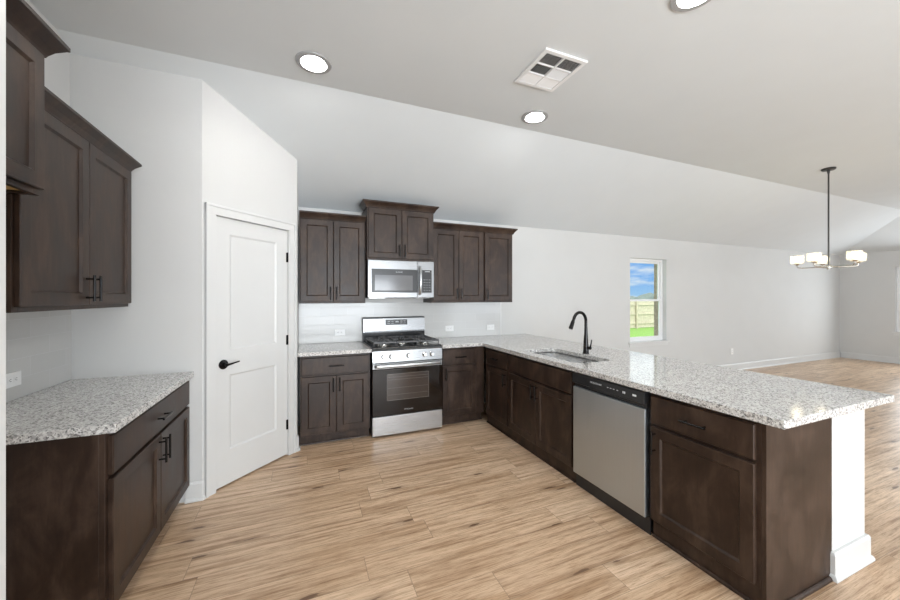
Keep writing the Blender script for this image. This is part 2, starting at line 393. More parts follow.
# left wall
b = new(); wall_seg(b, [(LEFT-T, SOUTH), (LEFT, SOUTH), (LEFT, CREASE), (LEFT-T, CREASE)]); wall_seg(b, [(LEFT-T, CREASE), (LEFT, CREASE), (LEFT, BACK), (LEFT-T, BACK)])
tag(obj('wall_left', b, 'wall'), 'pale grey wall behind the left cabinets', 'wall', kind='structure')
# unseen south wall, two openings added to go with the fill lamps
b = new(); holes_wall(b, LEFT-T, HIPX, CEIL, [(-.5, 2.9, .2, 2.3), (4.9, 8.3, .6, 2.3)], lambda m_, a, c, z0, z1: box(m_, a, c, SOUTH-T, SOUTH, z0, z1))
loft(b, [[(HIPX, SOUTH-T, 0), (RIGHT+T, SOUTH-T, 0), (RIGHT+T, SOUTH, 0), (HIPX, SOUTH, 0)], [(HIPX, SOUTH-T, CEIL), (RIGHT+T, SOUTH-T, EAVE), (RIGHT+T, SOUTH, EAVE), (HIPX, SOUTH, CEIL)]])
tag(obj('wall_south', b, 'wall'), 'pale grey wall behind the viewer', 'wall', kind='structure')
# pantry: wall facing viewer, diagonal door wall, short return
PA = Vector((-.68, 3.0)); PB = Vector((-.068, 3.612)); dd = (PB-PA).normalized(); nn_ = Vector((dd.y, -dd.x))
DW_, DH = .66, 2.04; mid = (PA+PB)/2 - dd*.008
b = new(); wall_seg(b, [(LEFT, 3.0), (-.68, 3.0), (-.68-T*.414, 3.0+T), (LEFT, 3.0+T)])
tag(obj('wall_pantry_front', b, 'wall'), 'narrow pale grey wall at the far end of the left counter', 'wall', kind='structure')
b = new()
def dpt(u, v): p = mid + dd*u - nn_*v; return (p.x, p.y)
uA = (PA-mid).dot(dd); uB = (PB-mid).dot(dd); HO = DW_/2+.02
def dwall(u0, u1, z0, e0=0, e1=0):
    P = [dpt(u0, 0), dpt(u1, 0), dpt(u1+e1, T), dpt(u0+e0, T)]
    loft(b, [[(x, y, z0) for x, y in P], [(x, y, cz(x, y)) for x, y in P]])
dwall(uA, -HO, 0, T*.414, 0); dwall(-HO, HO, DH+.02); dwall(HO, uB, 0, 0, -T*.414)
tag(obj('wall_pantry_diagonal', b, 'wall'), 'pale grey diagonal corner wall holding the white pantry door', 'wall', kind='structure')
b = new(); wall_seg(b, [(PB.x, PB.y), (PB.x, BACK), (PB.x-T, BACK), (PB.x-T, PB.y+T*.414)])
tag(obj('wall_pantry_side', b, 'wall'), 'short pale grey return wall between pantry door and back cabinets', 'wall', kind='structure')
# fridge wing wall at the left picture edge
b = new(); box(b, LEFT, -.528, .83, .945, 0, CEIL)
tag(obj('wall_wing', b, 'trim'), 'white wall end at the left edge beside the tall cabinet', 'wall', kind='structure')

# baseboards
BBP = [(0, 0), (.028, 0), (.028, .012), (.022, .022), (.015, .026), (.015, .118), (.008, .135), (0, .135)]
def baseboard(name, path, label):
    b = new(); sweep(b, path, BBP); return tag(obj(name, b, 'trim', bevel=.001), label, 'baseboard', kind='structure')
baseboard('baseboard_back', [(2.96, BACK), (RIGHT-.0, BACK)], 'white baseboard along the foot of the back wall')
baseboard('baseboard_right', [(RIGHT, BACK-.03), (RIGHT, SOUTH)], 'white baseboard along the far right wall')
cA = mid + dd*(-HO-.065); cB = mid + dd*(HO+.065)
baseboard('baseboard_pantry_left', [(-.775, 3.0), (-.68, 3.0), (cA.x, cA.y)], 'white baseboard wrapping the corner left of the pantry door')
baseboard('baseboard_pantry_right', [(cB.x, cB.y), (PB.x, PB.y), (PB.x, PB.y+.035)], 'white baseboard right of the pantry door')
baseboard('baseboard_left', [(LEFT, SOUTH), (LEFT, .83), ], 'white baseboard along the left wall')

# pantry door
ang = math.atan2(dd.y, dd.x)
dr = thing('door_1', 'white two panel pantry door with black lever in the diagonal wall', 'door', (mid.x, mid.y, 0), ang, kind='structure')
# local: x along wall, -y towards viewer
b = new()
for s in (-1, 1):
    x0, x1 = sorted((s*(DW_/2+.003), s*(DW_/2+.078))); box(b, x0, x1, -.018, 0, 0, DH+.08)
    x0, x1 = sorted((s*(DW_/2+.060), s*(DW_/2+.078))); box(b, x0, x1, -.024, -.017, 0, DH+.08)
    x0, x1 = sorted((s*(DW_/2+.003), s*(DW_/2+.019))); box(b, x0, x1, -.001, T, 0, DH+.02)
box(b, -DW_/2-.078, DW_/2+.078, -.0185, 0, DH+.004, DH+.079); box(b, -DW_/2-.078, DW_/2+.078, -.0245, -.017, DH+.061, DH+.079)
box(b, -DW_/2-.019, DW_/2+.019, -.001, T, DH+.004, DH+.0195)
obj('door_frame', b, 'trim', dr, bevel=.002)
b = new(); y0 = .006; W2 = DW_/2
box(b, -W2, W2, y0+.009, y0+.036, .012, DH)
ST = .115
for (z0, z1) in ((.012, .27), (.845, 1.035), (DH-.12, DH)): box(b, -W2+ST, W2-ST, y0, y0+.0095, z0, z1)
box(b, -W2, -W2+ST, y0, y0+.0095, .012, DH); box(b, W2-ST, W2, y0, y0+.0095, .012, DH)
for (z0, z1) in ((.27, .845), (1.035, DH-.12)):   # sloped sticking around the recessed panels
    X0, X1 = -W2+ST, W2-ST
    loft(b, [[(X0, y0, z0), (X1, y0, z0), (X1, y0, z1), (X0, y0, z1)], [(X0+.014, y0+.0088, z0+.014), (X1-.014, y0+.0088, z0+.014), (X1-.014, y0+.0088, z1-.014), (X0+.014, y0+.0088, z1-.014)]], False, False)
leaf = obj('door_leaf', b, 'trim', dr)
b = new(); mt = Matrix.Translation((-W2+.065, y0, .93)) @ Matrix.Rotation(PI/2, 4, 'X')
lathe(b, [(.001, 0), (.036, 0), (.036, .006), (.030, .012), (.014, .014), (.012, .045), (.001, .047)], mat=mt, n=24)
tube(b, [(-W2+.065, y0-.042, .93), (-W2+.085, y0-.047, .932), (-W2+.125, y0-.048, .938), (-W2+.162, y0-.046, .942)], .008, 10, rads=[.011, .008, .006, .005])
h = obj('door_handle', b, 'black', leaf, smooth=True); h['label'] = 'matte black lever handle with round rose'
for z in (.28, 1.05, 1.80):
    b = new(); tube(b, [(W2+.002, y0-.006, z-.045), (W2+.002, y0-.006, z+.045)], .0065, 10); box(b, W2-.012, W2+.002, y0-.001, y0+.001, z-.044, z+.044)
    obj('hinge', b, 'black', leaf)['label'] = 'black hinge'

# windows
def window(name, label, loc, rz, w, z0, z1, brick=True):
    r = thing(name, label, 'window', loc, rz, kind='structure'); h = z1-z0; m_ = z0+h*.495
    # local: x across, y outwards (0 = interior wall face), z absolute
    b = new(); f = .045; ya, yb = .075, T+.01
    box(b, -w/2, -w/2+f, ya, yb, z0, z1); box(b, w/2-f, w/2, ya, yb, z0, z1); box(b, -w/2+f, w/2-f, ya, yb, z0, z0+f); box(b, -w/2+f, w/2-f, ya, yb, z1-f, z1)
    obj('window_frame', b, 'vinyl', r, bevel=.002)
    b = new(); box(b, -w/2, -w/2+.006, .001, .0745, z0+.005, z1); box(b, w/2-.006, w/2, .001, .0745, z0+.005, z1); box(b, -w/2+.006, w/2-.006, .001, .0745, z1-.006, z1)
    obj('window_jamb', b, 'trim', r)
    for (nm, a, c, y0_, y1_) in (('upper_sash', m_-.015, z1-f, .105, .127), ('lower_sash', z0+f, m_+.015, .082, .104)):
        b = new(); g = .032; X = w/2-f
        box(b, -X, -X+g, y0_, y1_, a, c); box(b, X-g, X, y0_, y1_, a, c); box(b, -X+g, X-g, y0_, y1_, a, a+g); box(b, -X+g, X-g, y0_, y1_, c-g, c)
        s = obj(nm, b, 'vinyl', r, bevel=.0015)
        b = new(); box(b, -X+g, X-g, (y0_+y1_)/2-.002, (y0_+y1_)/2+.002, a+g, c-g); obj('pane', b, 'glass', s)
    b = new(); box(b, -w/2-.035, w/2+.035, -.030, 0, z0-.022, z0+.004); box(b, -w/2+.001, w/2-.001, -.002, .076, z0, z0+.004); box(b, -w/2-.015, w/2+.015, -.014, 0, z0-.075, z0-.022)
    obj('window_sill', b, 'trim', r, bevel=.002)
    if brick:
        b = new()
        for (a, c, e, g_) in ((-w/2-.25, -w/2+.02, z0-.25, z1+.25), (w/2-.02, w/2+.25, z0-.25, z1+.25)): box(b, a, c, T+.012, T+.11, e, g_)
        box(b, -w/2+.02, w/2-.02, T+.012, T+.11, z0-.25, z0-.01); box(b, -w/2+.02, w/2-.02, T+.012, T+.11, z1+.01, z1+.25)
        obj('brick_surround', b, 'concrete', r)
    return r
window('window_1', 'white single hung window in the back wall showing lawn and fence', ((WX0+WX1)/2, BACK, 0), 0, WX1-WX0, WZ0, WZ1)
window('window_2', 'white window at the right picture edge in the far right wall', (RIGHT, (RW[1][0]+RW[1][1])/2, 0), -PI/2, .88, WZ0, WZ1)
window('window_3', 'white window in the right wall, out of view', (RIGHT, (RW[0][0]+RW[0][1])/2, 0), -PI/2, .90, WZ0, WZ1)

# ------------------------------------------------------------------ cabinets
TH = .02          # door thickness
def shaker(x0, x1, z0, z1, fr=.058, y=0.0, rec=.011):
    b = new()
    o = [(x0, z0), (x1, z0), (x1, z1), (x0, z1)]
    def L(i, yy): return [(x0+i, yy, z0+i), (x1-i, yy, z0+i), (x1-i, yy, z1-i), (x0+i, yy, z1-i)]
    loft(b, [L(0, y+TH), L(0, y+.0030), L(.0030, y), L(fr, y), L(fr+.009, y+rec), L(fr+.010, y+rec)])
    return b
def slab(x0, x1, z0, z1, y=0.0):
    b = new()
    def L(i, yy): return [(x0+i, yy, z0+i), (x1-i, yy, z0+i), (x1-i, yy, z1-i), (x0+i, yy, z1-i)]
    loft(b, [L(0, y+TH), L(0, y+.004), L(.004, y)])
    return b
def pull(cx, cz_, vertical, parent, L=.135, y=0.0):
    b = new(); s = .033; h = L/2; q = .048
    if vertical:
        tube(b, [(cx, y-s, cz_-h), (cx, y-s, cz_+h)], .0058, 10)
        for k in (-q, q): tube(b, [(cx, y, cz_+k), (cx, y-s, cz_+k)], .0048, 8)
    else:
        tube(b, [(cx-h, y-s, cz_), (cx+h, y-s, cz_)], .0058, 10)
        for k in (-q, q): tube(b, [(cx+k, y, cz_), (cx+k, y-s, cz_)], .0048, 8)
    return obj('bar_pull', b, 'black', parent, smooth=True)
BASE_H = .876; KICK = .102
def base_cabinet(label, loc, rz, w, depth, doors=2, drawer=True, hinge='left', ends=(.012, .012), drawer_pull=True, shoe=True, kick=.068, group=None):
    """local: x across 0..w, front of doors at y=0, back at y=depth"""
    r = thing('base_cabinet', label, 'cabinet', loc, rz, group)
    b = new(); y0 = TH+.001; ff = y0+.019
    for x in (0, w-.016): box(b, x, x+.016, ff, depth, KICK, BASE_H); box(b, x, x+.016, y0+.075, depth, 0, KICK)
    box(b, .016, w-.016, y0+.075, depth-.006, KICK, KICK+.016); box(b, .016, w-.016, depth-.006, depth, KICK, BASE_H)
    # face frame
    sl, sr = max(.034, ends[0]+.014), max(.034, ends[1]+.014); box(b, 0, sl, y0, ff, KICK, BASE_H); box(b, w-sr, w, y0, ff, KICK, BASE_H)
    box(b, sl, w-sr, y0, ff, KICK, KICK+.04); box(b, sl, w-sr, y0, ff, BASE_H-.036, BASE_H)
    zd = BASE_H-.196
    if drawer: box(b, sl, w-sr, y0, ff, zd-.016, zd+.016)
    if doors == 2: box(b, w/2-.018, w/2+.018, y0, ff, KICK+.04, zd-.016 if drawer else BASE_H-.036)
    obj('body', b, 'wood', r, bevel=.0012)
    b = new(); box(b, 0, w, y0+kick, y0+kick+.0065, 0, KICK-.001); obj('toe_kick', b, 'wood', r)
    if shoe:
        b = new(); L = [[(x, y0+kick-.001-.012*math.cos(a), .001+.016*math.sin(a)) for a in [k*PI/12 for k in range(7)]] + [(x, y0+kick-.001, .001)] for x in (0, w)]
        loft(b, L); obj('shoe_moulding', b, 'wood', r)
    e0, e1 = ends; dt = zd-.008 if drawer else BASE_H-.022; db = KICK+.018
    if drawer:
        d = obj('drawer', slab(e0, w-e1, zd+.010, BASE_H-.022), 'wood', r, bevel=.0008)
        if drawer_pull: pull((e0+w-e1)/2, (zd+.006+BASE_H-.022)/2, False, d)
    if doors == 2:
        m_ = (e0+w-e1)/2; g = .0018
        d = obj('door', shaker(e0, m_-g, db, dt), 'wood', r, bevel=.0006); pull(m_-.030, dt-.085, True, d)
        d = obj('door', shaker(m_+g, w-e1, db, dt), 'wood', r, bevel=.0006); pull(m_+.030, dt-.085, True, d)
    else:
        d = obj('door', shaker(e0, w-e1, db, dt), 'wood', r, bevel=.0006)
        pull(w-e1-.030 if hinge == 'left' else e0+.030, dt-.085, True, d)
    return r
CROWN = [(0, 0), (.010, 0), (.014, .010), (.026, .030), (.046, .052), (.052, .056), (.052, .070), (0, .070)]
def upper_cabinet(label, loc, rz, w, depth, z0, z1, doors=2, hinge='left', crown=(True, True), crown_scale=1.0, ret=None, underside='wood', pulls=True, group=None):
    r = thing('wall_cabinet', label, 'cabinet', loc, rz, group)
    b = new(); y0 = TH+.001; ff = y0+.019
    for x in (0, w-.014): box(b, x, x+.014, ff, depth, z0, z1)
    box(b, .014, w-.014, ff, depth, z1-.014, z1); box(b, .014, w-.014, depth-.006, depth, z0, z1-.014)
    box(b, 0, .034, y0, ff, z0, z1); box(b, w-.034, w, y0, ff, z0, z1); box(b, .034, w-.034, y0, ff, z0, z0+.036); box(b, .034, w-.034, y0, ff, z1-.036, z1)
    obj('body', b, 'wood', r, bevel=.001)
    b = new(); box(b, .0145, w-.0145, ff+.0005, depth-.0065, z0+.012, z0+.022)
    u = obj('bottom_panel', b, underside, r)
    if underside != 'wood': u['label'] = 'unstained pale maple underside'
    e = .012; db, dt = z0+.022, z1-.018
    if doors == 2:
        m_ = w/2; g = .0018
        d = obj('door', shaker(e, m_-g, db, dt), 'wood', r, bevel=.0006);
        if pulls: pull(m_-.030, db+.085, True, d)
        d = obj('door', shaker(m_+g, w-e, db, dt), 'wood', r, bevel=.0006)
        if pulls: pull(m_+.030, db+.085, True, d)
    else:
        d = obj('door', shaker(e, w-e, db, dt), 'wood', r, bevel=.0006)
        pull(w-e-.030 if hinge == 'left' else e+.030, db+.085, True, d)
    b = new(); P = [(o*crown_scale, z1+(z-.012)*crown_scale) for o, z in CROWN]
    rt = ret if ret else depth
    path = []
    if crown[1]: path.append((w, rt))
    path += [(w, y0), (0, y0)]
    if crown[0]: path.append((0, rt))
    path = path[::-1]
    sweep(b, path, P); obj('crown_moulding', b, 'wood', r, bevel=.001)
    return r

FY = 3.625                  # door faces of the back base cabinets
D = BACK-.001-FY
# back run
base_cabinet('brown two door base cabinet left of the range beside pantry door', (-.045, FY, 0), 0, .660, D)
base_cabinet('narrow brown base cabinet between the range and the inside corner', (1.394, FY, 0), 0, .530, D, doors=1, hinge='right', ends=(.010, .111))
# peninsula: faces -X
FX = 1.905
base_cabinet('slim brown peninsula cabinet in the corner left of the sink cabinet', (FX, 3.60, 0), -PI/2, .50, .595, doors=1, hinge='left', ends=(.034, .012), kick=.020)
base_cabinet('wide brown two door sink cabinet under the faucet', (FX, 3.10, 0), -PI/2, .94, .595, doors=2, drawer_pull=False, kick=.020)
base_cabinet('brown single door cabinet at the near end of the peninsula', (FX, 1.505, 0), -PI/2, .555, .595, doors=1, hinge='right', ends=(.012, .018), kick=.020)
# end panel with shoe
b = new(); box(b, FX+.021, 2.50, .931, .949, .0, BASE_H)
ep = tag(obj('end_panel', b, 'wood', bevel=.001), 'plain brown side panel closing the near end of the peninsula', 'cabinet panel')
b = new(); loft(b, [[(x, .930-.014*math.cos(a), .001+.020*math.sin(a)) for a in [k*PI/12 for k in range(7)]] + [(x, .930, .001)] for x in (FX+.03, 2.470)]); obj('shoe_moulding', b, 'wood', ep)
# left run: faces +X
base_cabinet('brown two door base cabinet under the left granite counter', (-.748, 1.900, 0), PI/2, 1.094, 1.384-.748, doors=2, ends=(.020, .012))
# wall cabinets
UY = 3.94; UD = BACK-.001-UY
upper_cabinet('brown two door wall cabinet left of the microwave', (-.055, UY, 0), 0, .672, UD, 1.372, 2.268, crown=(False, False))
upper_cabinet('raised brown two door cabinet directly above the microwave', (.622, 3.86, 0), 0, .764, BACK-.001-3.86, 1.847, 2.428, ret=.24)
upper_cabinet('brown two door wall cabinet just right of the microwave', (1.390, UY, 0), 0, .690, UD, 1.372, 2.268, crown=(False, False))
upper_cabinet('narrow brown single door wall cabinet at the right end of the row', (2.082, UY, 0), 0, .425, UD, 1.372, 2.268, doors=1, hinge='right', crown=(False, True))
upper_cabinet('brown two door wall cabinet above the left counter', (-1.035, 1.915, 0), PI/2, .985, 1.384-1.035, 1.378, 2.262, crown=(False, True))
upper_cabinet('high brown cabinet cut off by the left picture edge', (-.945, .95, 0), PI/2, .950, 1.384-.945, 1.838, 2.405, crown=(False, True), crown_scale=1.2, underside='maple')

# ------------------------------------------------------------------ counters
def rrect(x0, x1, y0, y1, r, n=6):
    P = []
    for cx, cy, a0 in ((x1-r, y1-r, 0), (x0+r, y1-r, PI/2), (x0+r, y0+r, PI), (x1-r, y0+r, 1.5*PI)):
        for k in range(n+1): a = a0+PI/2*k/n; P.append((cx+r*math.cos(a), cy+r*math.sin(a)))
    return P
SINK = (1.990, 2.375, 2.200, 2.965)
b = new()
holed(b, [(1.391, 3.600), (1.880, 3.600), (1.880, .845), (2.925, .845), (2.925, BACK-.001), (1.391, BACK-.001)], [rrect(*SINK, .06)], BASE_H+.001, .914)
tag(obj('granite_countertop', b, 'granite', bevel=.003), 'long L shaped speckled granite worktop over the peninsula with sink cutout', 'countertop')
b = new(); box(b, -.066, .624, 3.600, BACK-.001, BASE_H+.001, .914)
tag(obj('granite_countertop', b, 'granite', bevel=.003), 'short speckled granite worktop left of the range', 'countertop')
b = new(); box(b, LEFT+.001, -.726, 1.878, 2.999, BASE_H+.001, .914)
tag(obj('granite_countertop', b, 'granite', bevel=.003), 'speckled granite worktop along the left wall', 'countertop')
# backsplashes
b = new(); box(b, -.066, 2.515, BACK-.0085, BACK-.0005, .915, 1.371)
bs = tag(obj('tile_backsplash', b, 'tile'), 'glossy pale grey tile backsplash behind the range', 'backsplash')
b = new(); box(b, 2.515, 2.523, BACK-.010, BACK-.0005, .915, 1.371); obj('edge_trim', b, 'whiteplastic', bs)
b = new(); box(b, 0, .0075, 0, 1.118, .915, 1.377)
tag(obj('tile_backsplash', b, 'tile', loc=(LEFT+.0005, 1.880, 0)), 'glossy pale grey tile backsplash above the left counter', 'backsplash')

# pony wall behind the peninsula with boxed end
b = new(); box(b, 2.503, 2.62, 1.08, BACK-.001, 0, BASE_H); box(b, 2.503, 2.850, .930, 1.08, 0, BASE_H)
pw = tag(obj('wall_peninsula', b, 'trim', bevel=.002), 'white half wall with boxed end under the peninsula overhang', 'half wall', kind='structure')
b = new(); sweep(b, [(2.503, .955), (2.503, .930), (2.850, .930), (2.850, 1.08), (2.62, 1.08), (2.62, BACK-.03)], [(0, 0), (.030, 0), (.030, .012), (.024, .024), (.018, .028), (.018, .122), (.012, .136), (0, .136)])
tag(obj('baseboard_peninsula', b, 'trim', bevel=.001), 'white baseboard wrapping the end of the peninsula half wall', 'baseboard', kind='structure')

# sink
sk = thing('kitchen_sink', 'stainless undermount sink set into the peninsula granite', 'sink', ((SINK[0]+SINK[1])/2, (SINK[2]+SINK[3])/2, BASE_H))
hx, hy = (SINK[1]-SINK[0])/2, (SINK[3]-SINK[2])/2
def RL(dx, z, r): return [(x, y, z) for x, y in rrect(-hx-dx, hx+dx, -hy-dx, hy+dx, r)]
b = new(); loft(b, [RL(.014, -.002, .06), RL(.002, -.002, .06), RL(-.001, -.012, .06), RL(-.008, -.17, .06), RL(-.022, -.195, .05), RL(-.055, -.203, .03), RL(-.055, -.206, .03), RL(-.020, -.198, .05), RL(-.005, -.17, .06), RL(.003, -.012, .062), RL(.014, -.004, .062)], False, False)
for v in []: pass
bmesh.ops.remove_doubles(b, verts=b.verts[:], dist=1e-6)
# close bottom and rim
bmesh.ops.holes_fill(b, edges=[e for e in b.edges if e.is_boundary], sides=0)
obj('basin', b, 'sink_steel', sk, smooth=True)
b = new(); lathe(b, [(.001, -.200), (.040, -.200), (.042, -.197), (.032, -.1965), (.028, -.199), (.001, -.199)], n=24)
obj('drain', b, 'steel_bright', sk, smooth=True)

# faucet, spout over the sink (towards -X)
fa = thing('kitchen_faucet', 'matte black gooseneck pull-down faucet behind the sink', 'faucet', (2.42, 2.56, .914))
b = new(); lathe(b, [(.001, 0), (.029, 0), (.029, .006), (.026, .012), (.024, .06), (.021, .12), (.0155, .19), (.0145, .24)], n=24)
R_ = .084; pts = [(0, 0, .23), (0, 0, .30)] + [(-R_+R_*math.cos(a), 0, .30+R_*math.sin(a)) for a in [k*PI/14.6 for k in range(1, 14)]]
tube(b, pts, .0142, 14); obj('spout', b, 'black', fa, smooth=True)
e = Vector(pts[-1]); d_ = (Vector(pts[-1])-Vector(pts[-2])).normalized()
b = new(); tube(b, [e-d_*.005, e+d_*.022, e+d_*.024, e+d_*.060, e+d_*.098, e+d_*.100], .015, 16, rads=[.0128, .0135, .016, .0175, .0195, .017]); obj('spray_head', b, 'black', fa, smooth=True)
b = new(); tube(b, [(.0, -.015, .055), (0, -.052, .055)], .015, 14); tube(b, [(0, -.046, .055), (.002, -.052, .085), (.004, -.060, .135)], .006, 10, rads=[.008, .006, .0052])
obj('lever_handle', b, 'black', fa, smooth=True)
fa.rotation_euler = (0, 0, math.radians(8))

# ------------------------------------------------------------------ range
RX0, RW_ = .628, .758
rg = thing('gas_range', 'freestanding stainless gas range with black oven door and cooktop', 'range', (RX0+.0, FY-.036, 0))
RD = BACK-.012-(FY-.036)
b = new(); box(b, .001, RW_-.001, .045, RD, .025, .900); box(b, .03, RW_-.03, .06, RD-.03, .0, .026); obj('body', b, 'blackplastic', rg, bevel=.002)
b = new(); box(b, .001, RW_-.001,   .004, .0445, .022, .215); d = obj('storage_drawer', b, 'steel_bright', rg, bevel=.004)
b = new(); box(b, .001, RW_-.001, .004, .0445, .222, .700); od = obj('oven_door', b, 'ovenglass', rg, bevel=.004)
b = new(); box(b, .001, RW_-.001, .000, .0445, .702, .762); tr_ = obj('door_top_trim', b, 'steel_face', od, bevel=.004)
b = new(); box(b, .150, .600, .0028, .0042, .375, .645); ow = obj('oven_window', b, 'ovenwin', od)
b = new()
for (a, c, e_, f_) in ((.148, .602, .373, .3765), (.148, .602, .6435, .647), (.148, .1515, .373, .647), (.5985, .602, .373, .647), (.16, .59, .612, .6145), (.16, .59, .585, .5875), (.16, .59, .50, .502), (.16, .59, .43, .432)): box(b, a, c, .0020, .0036, e_, f_)
obj('oven_rack', b, 'black_rack', od)
text('logo', 'FRIGIDAIRE', .016, od, (.379, .0035, .268), (PI/2, 0, 0))
b = new()
L = []
for x, dy in ((.02, .0), (.04, -.030), (.10, -.040), (.379, -.044), (.658, -.040), (.718, -.030), (.738, .0)):
    L.append([(x, dy+.006+.010*math.cos(a), .735+.017*math.sin(a)) for a in [2*PI*k/14 for k in range(14)]])
loft(b, L); obj('oven_handle', b, 'steel_bright', od, smooth=True)
# sloped control panel
b = new(); sec = [(.0, .768), (.0445, .768), (.085, .905), (.040, .905), (.012, .885)]
loft(b, [[(x, y, z) for y, z in sec] for x in (.001, RW_-.001)]); cp = obj('control_panel', b, 'steel_face', rg, bevel=.002)
for x in (.115, .195, .379, .555, .635):
    b = new(); mt = Matrix.Translation((x, .005, .826)) @ Matrix.Rotation(PI/2-.10, 4, 'X')
    lathe(b, [(.001, 0), (.025, 0), (.025, .006), (.020, .010), (.018, .032), (.016, .036), (.001, .036)], mat=mt, n=20)
    k = obj('knob', b, 'steel', cp, smooth=True)
# cooktop
b = new(); box(b, .0, RW_, .035, RD-.05, .9005, .922); obj('cooktop', b, 'enamel', rg, bevel=.006)
for (x, y, r_) in ((.15, .18, .045), (.15, .43, .038), (.379, .305, .050), (.608, .18, .048), (.608, .43, .036)):
    b = new(); lathe(b, [(.001, .922), (r_+.014, .922), (r_+.010, .930), (r_, .932), (r_, .938), (.001, .938)], x, y, 24); bn = obj('burner', b, 'nickel', rg, smooth=True)
    b = new(); lathe(b, [(.001, .9385), (r_-.006, .9385), (r_-.004, .944), (r_-.010, .947), (.001, .947)], x, y, 24); obj('burner_cap', b, 'iron', bn, smooth=True)
def grate(x0, x1, y0, y1, cs):
    b = new(); z0, z1 = .956, .974; t = .010
    box(b, x0, x1, y0, y0+t, z0, z1); box(b, x0, x1, y1-t, y1, z0, z1); box(b, x0, x0+t, y0+t, y1-t, z0, z1); box(b, x1-t, x1, y0+t, y1-t, z0, z1)
    ym = (y0+y1)/2
    if len(cs) == 2: box(b, x0+t, x1-t, ym-t/2, ym+t/2, z0, z1)
    for (x, y) in cs:
        for k in range(4):
            a = PI/4+k*PI/2; 
            dx, dy = math.cos(a), math.sin(a)
            tube(b, [(x+dx*.022, y+dy*.022, .969), (x+dx*.085, y+dy*.085, .968)], .0055, 6)
        box(b, x-t/2, x+t/2, y+.03, min(y+.125, y1-t/2), z0, z1+.001); box(b, x-t/2, x+t/2, max(y-.125, y0+t/2), y-.03, z0, z1+.001)
        box(b, x0+t/2, x-.03, y-t/2, y+t/2, z0, z1+.001); box(b, x+.03, x1-t/2, y-t/2, y+t/2, z0, z1+.001)
    for (x, y) in ((x0+.005, y0+.005), (x1-.005, y0+.005), (x0+.005, y1-.005), (x1-.005, y1-.005)): tube(b, [(x, y, .921), (x, y, .960)], .006, 8)
    obj('grate', b, 'iron', rg, bevel=.0012)
grate(.022, .258, .055, .555, [(.15, .18), (.15, .43)]); grate(.264, .494, .055, .555, [(.379, .305)]); grate(.500, .736, .055, .555, [(.608, .18), (.608, .43)])
# backguard
b = new(); box(b, .0, RW_, RD-.055, RD, .900, 1.02); obj('backguard_base', b, 'enamel', rg, bevel=.002)
b = new(); loft(b, [[(x, y, z) for y, z in ((RD-.075, 1.02), (RD, 1.02), (RD, 1.200), (RD-.035, 1.200), (RD-.062, 1.185))] for x in (-.002, RW_+.002)])
bg_ = obj('backguard', b, 'steel_face', rg, bevel=.004)
b = new(); box(b, .265, .530, RD-.0735, RD-.058, 1.105, 1.168); dp = obj('display', b, 'blackplastic', bg_, bevel=.002)
for (x, s_) in ((.30, '00'), (.345, '00'), (.40, '12:00'), (.455, '00'), (.495, '00')):
    b = new()
    for k in range(3): box(b, x-.012+k*.010, x-.006+k*.010, RD-.0742, RD-.0734, 1.146, 1.151); 
    if x != .40:
        for k in range(3): box(b, x-.012+k*.010, x-.006+k*.010, RD-.0742, RD-.0734, 1.122, 1.126)
    else: box(b, x-.018, x+.022, RD-.0742, RD-.0734, 1.136, 1.142)
    obj('display_mark', b, 'mark', dp)
b = new()
for k in range(36): box(b, .02+k*.0202, .034+k*.0202, RD-.0765, RD-.0745, 1.026, 1.036)
v_ = obj('vent_slots', b, 'dark', bg_)

# ------------------------------------------------------------------ microwave
mw = thing('over_range_microwave', 'stainless over-the-range microwave with dark window and curved handle', 'microwave', (.626, 3.855, 0))
MW, MD, MZ0, MZ1 = .756, BACK-.010-3.855, 1.430, 1.8465
b = new(); box(b, 0, MW, .035, MD, MZ0, MZ1); obj('body', b, 'blackplastic', mw, bevel=.003)
b = new(); box(b, .0, .560, .0, .0345, MZ0+.002, MZ1-.002); mdr = obj('door', b, 'steel_face', mw, bevel=.004)
b = new(); box(b, .5615, MW, .0, .0345, MZ0+.002, MZ1-.002); mcp = obj('control_panel', b, 'steel_face', mw, bevel=.004)
b = new(); box(b, .040, .559, -.003, .001, MZ0+.060, MZ1-.098); f_ = obj('door_glass', b, 'blackplastic', mdr, bevel=.002)
b = new(); box(b, .075, .500, -.0042, -.0028, MZ0+.082, MZ1-.165); obj('window', b, 'mwglass', mdr)
text('logo', 'FRIGIDAIRE', .013, mdr, (.345, -.0035, MZ1-.130), (PI/2, 0, 0))
b = new(); box(b, .612, .728, -.003, .001, MZ0+.060, MZ1-.098); kp = obj('keypad', b, 'blackplastic', mcp, bevel=.002)
for i in range(3):
    for j in range(5): b = new(); box(b, .632+i*.032, .644+i*.032, -.0036, -.0028, MZ0+.085+j*.030, MZ0+.088+j*.030); obj('key_mark', b, 'mark', kp)
b = new(); box(b, .645, .705, -.0036, -.0028, MZ1-.118, MZ1-.114); obj('key_mark', b, 'mark', kp)
b = new(); L = []
for k in range(13):
    u = k/12; z = MZ0+.035+(MZ1-MZ0-.09)*u; dy = -.004-.040*math.sin(PI*u)**.6 if 0 < u < 1 else -.001
    L.append([(.586+.0135*math.cos(a), dy+.007*math.sin(a), z) for a in [2*PI*q/12 for q in range(12)]])
loft(b, L); obj('handle', b, 'steel_bright', mdr, smooth=True)
for x in (.03, .56):
    b = new(); box(b, x, x+.17, .08, .22, MZ0-.004, MZ0-.0005); obj('grease_filter', b, 'nickel', mw)

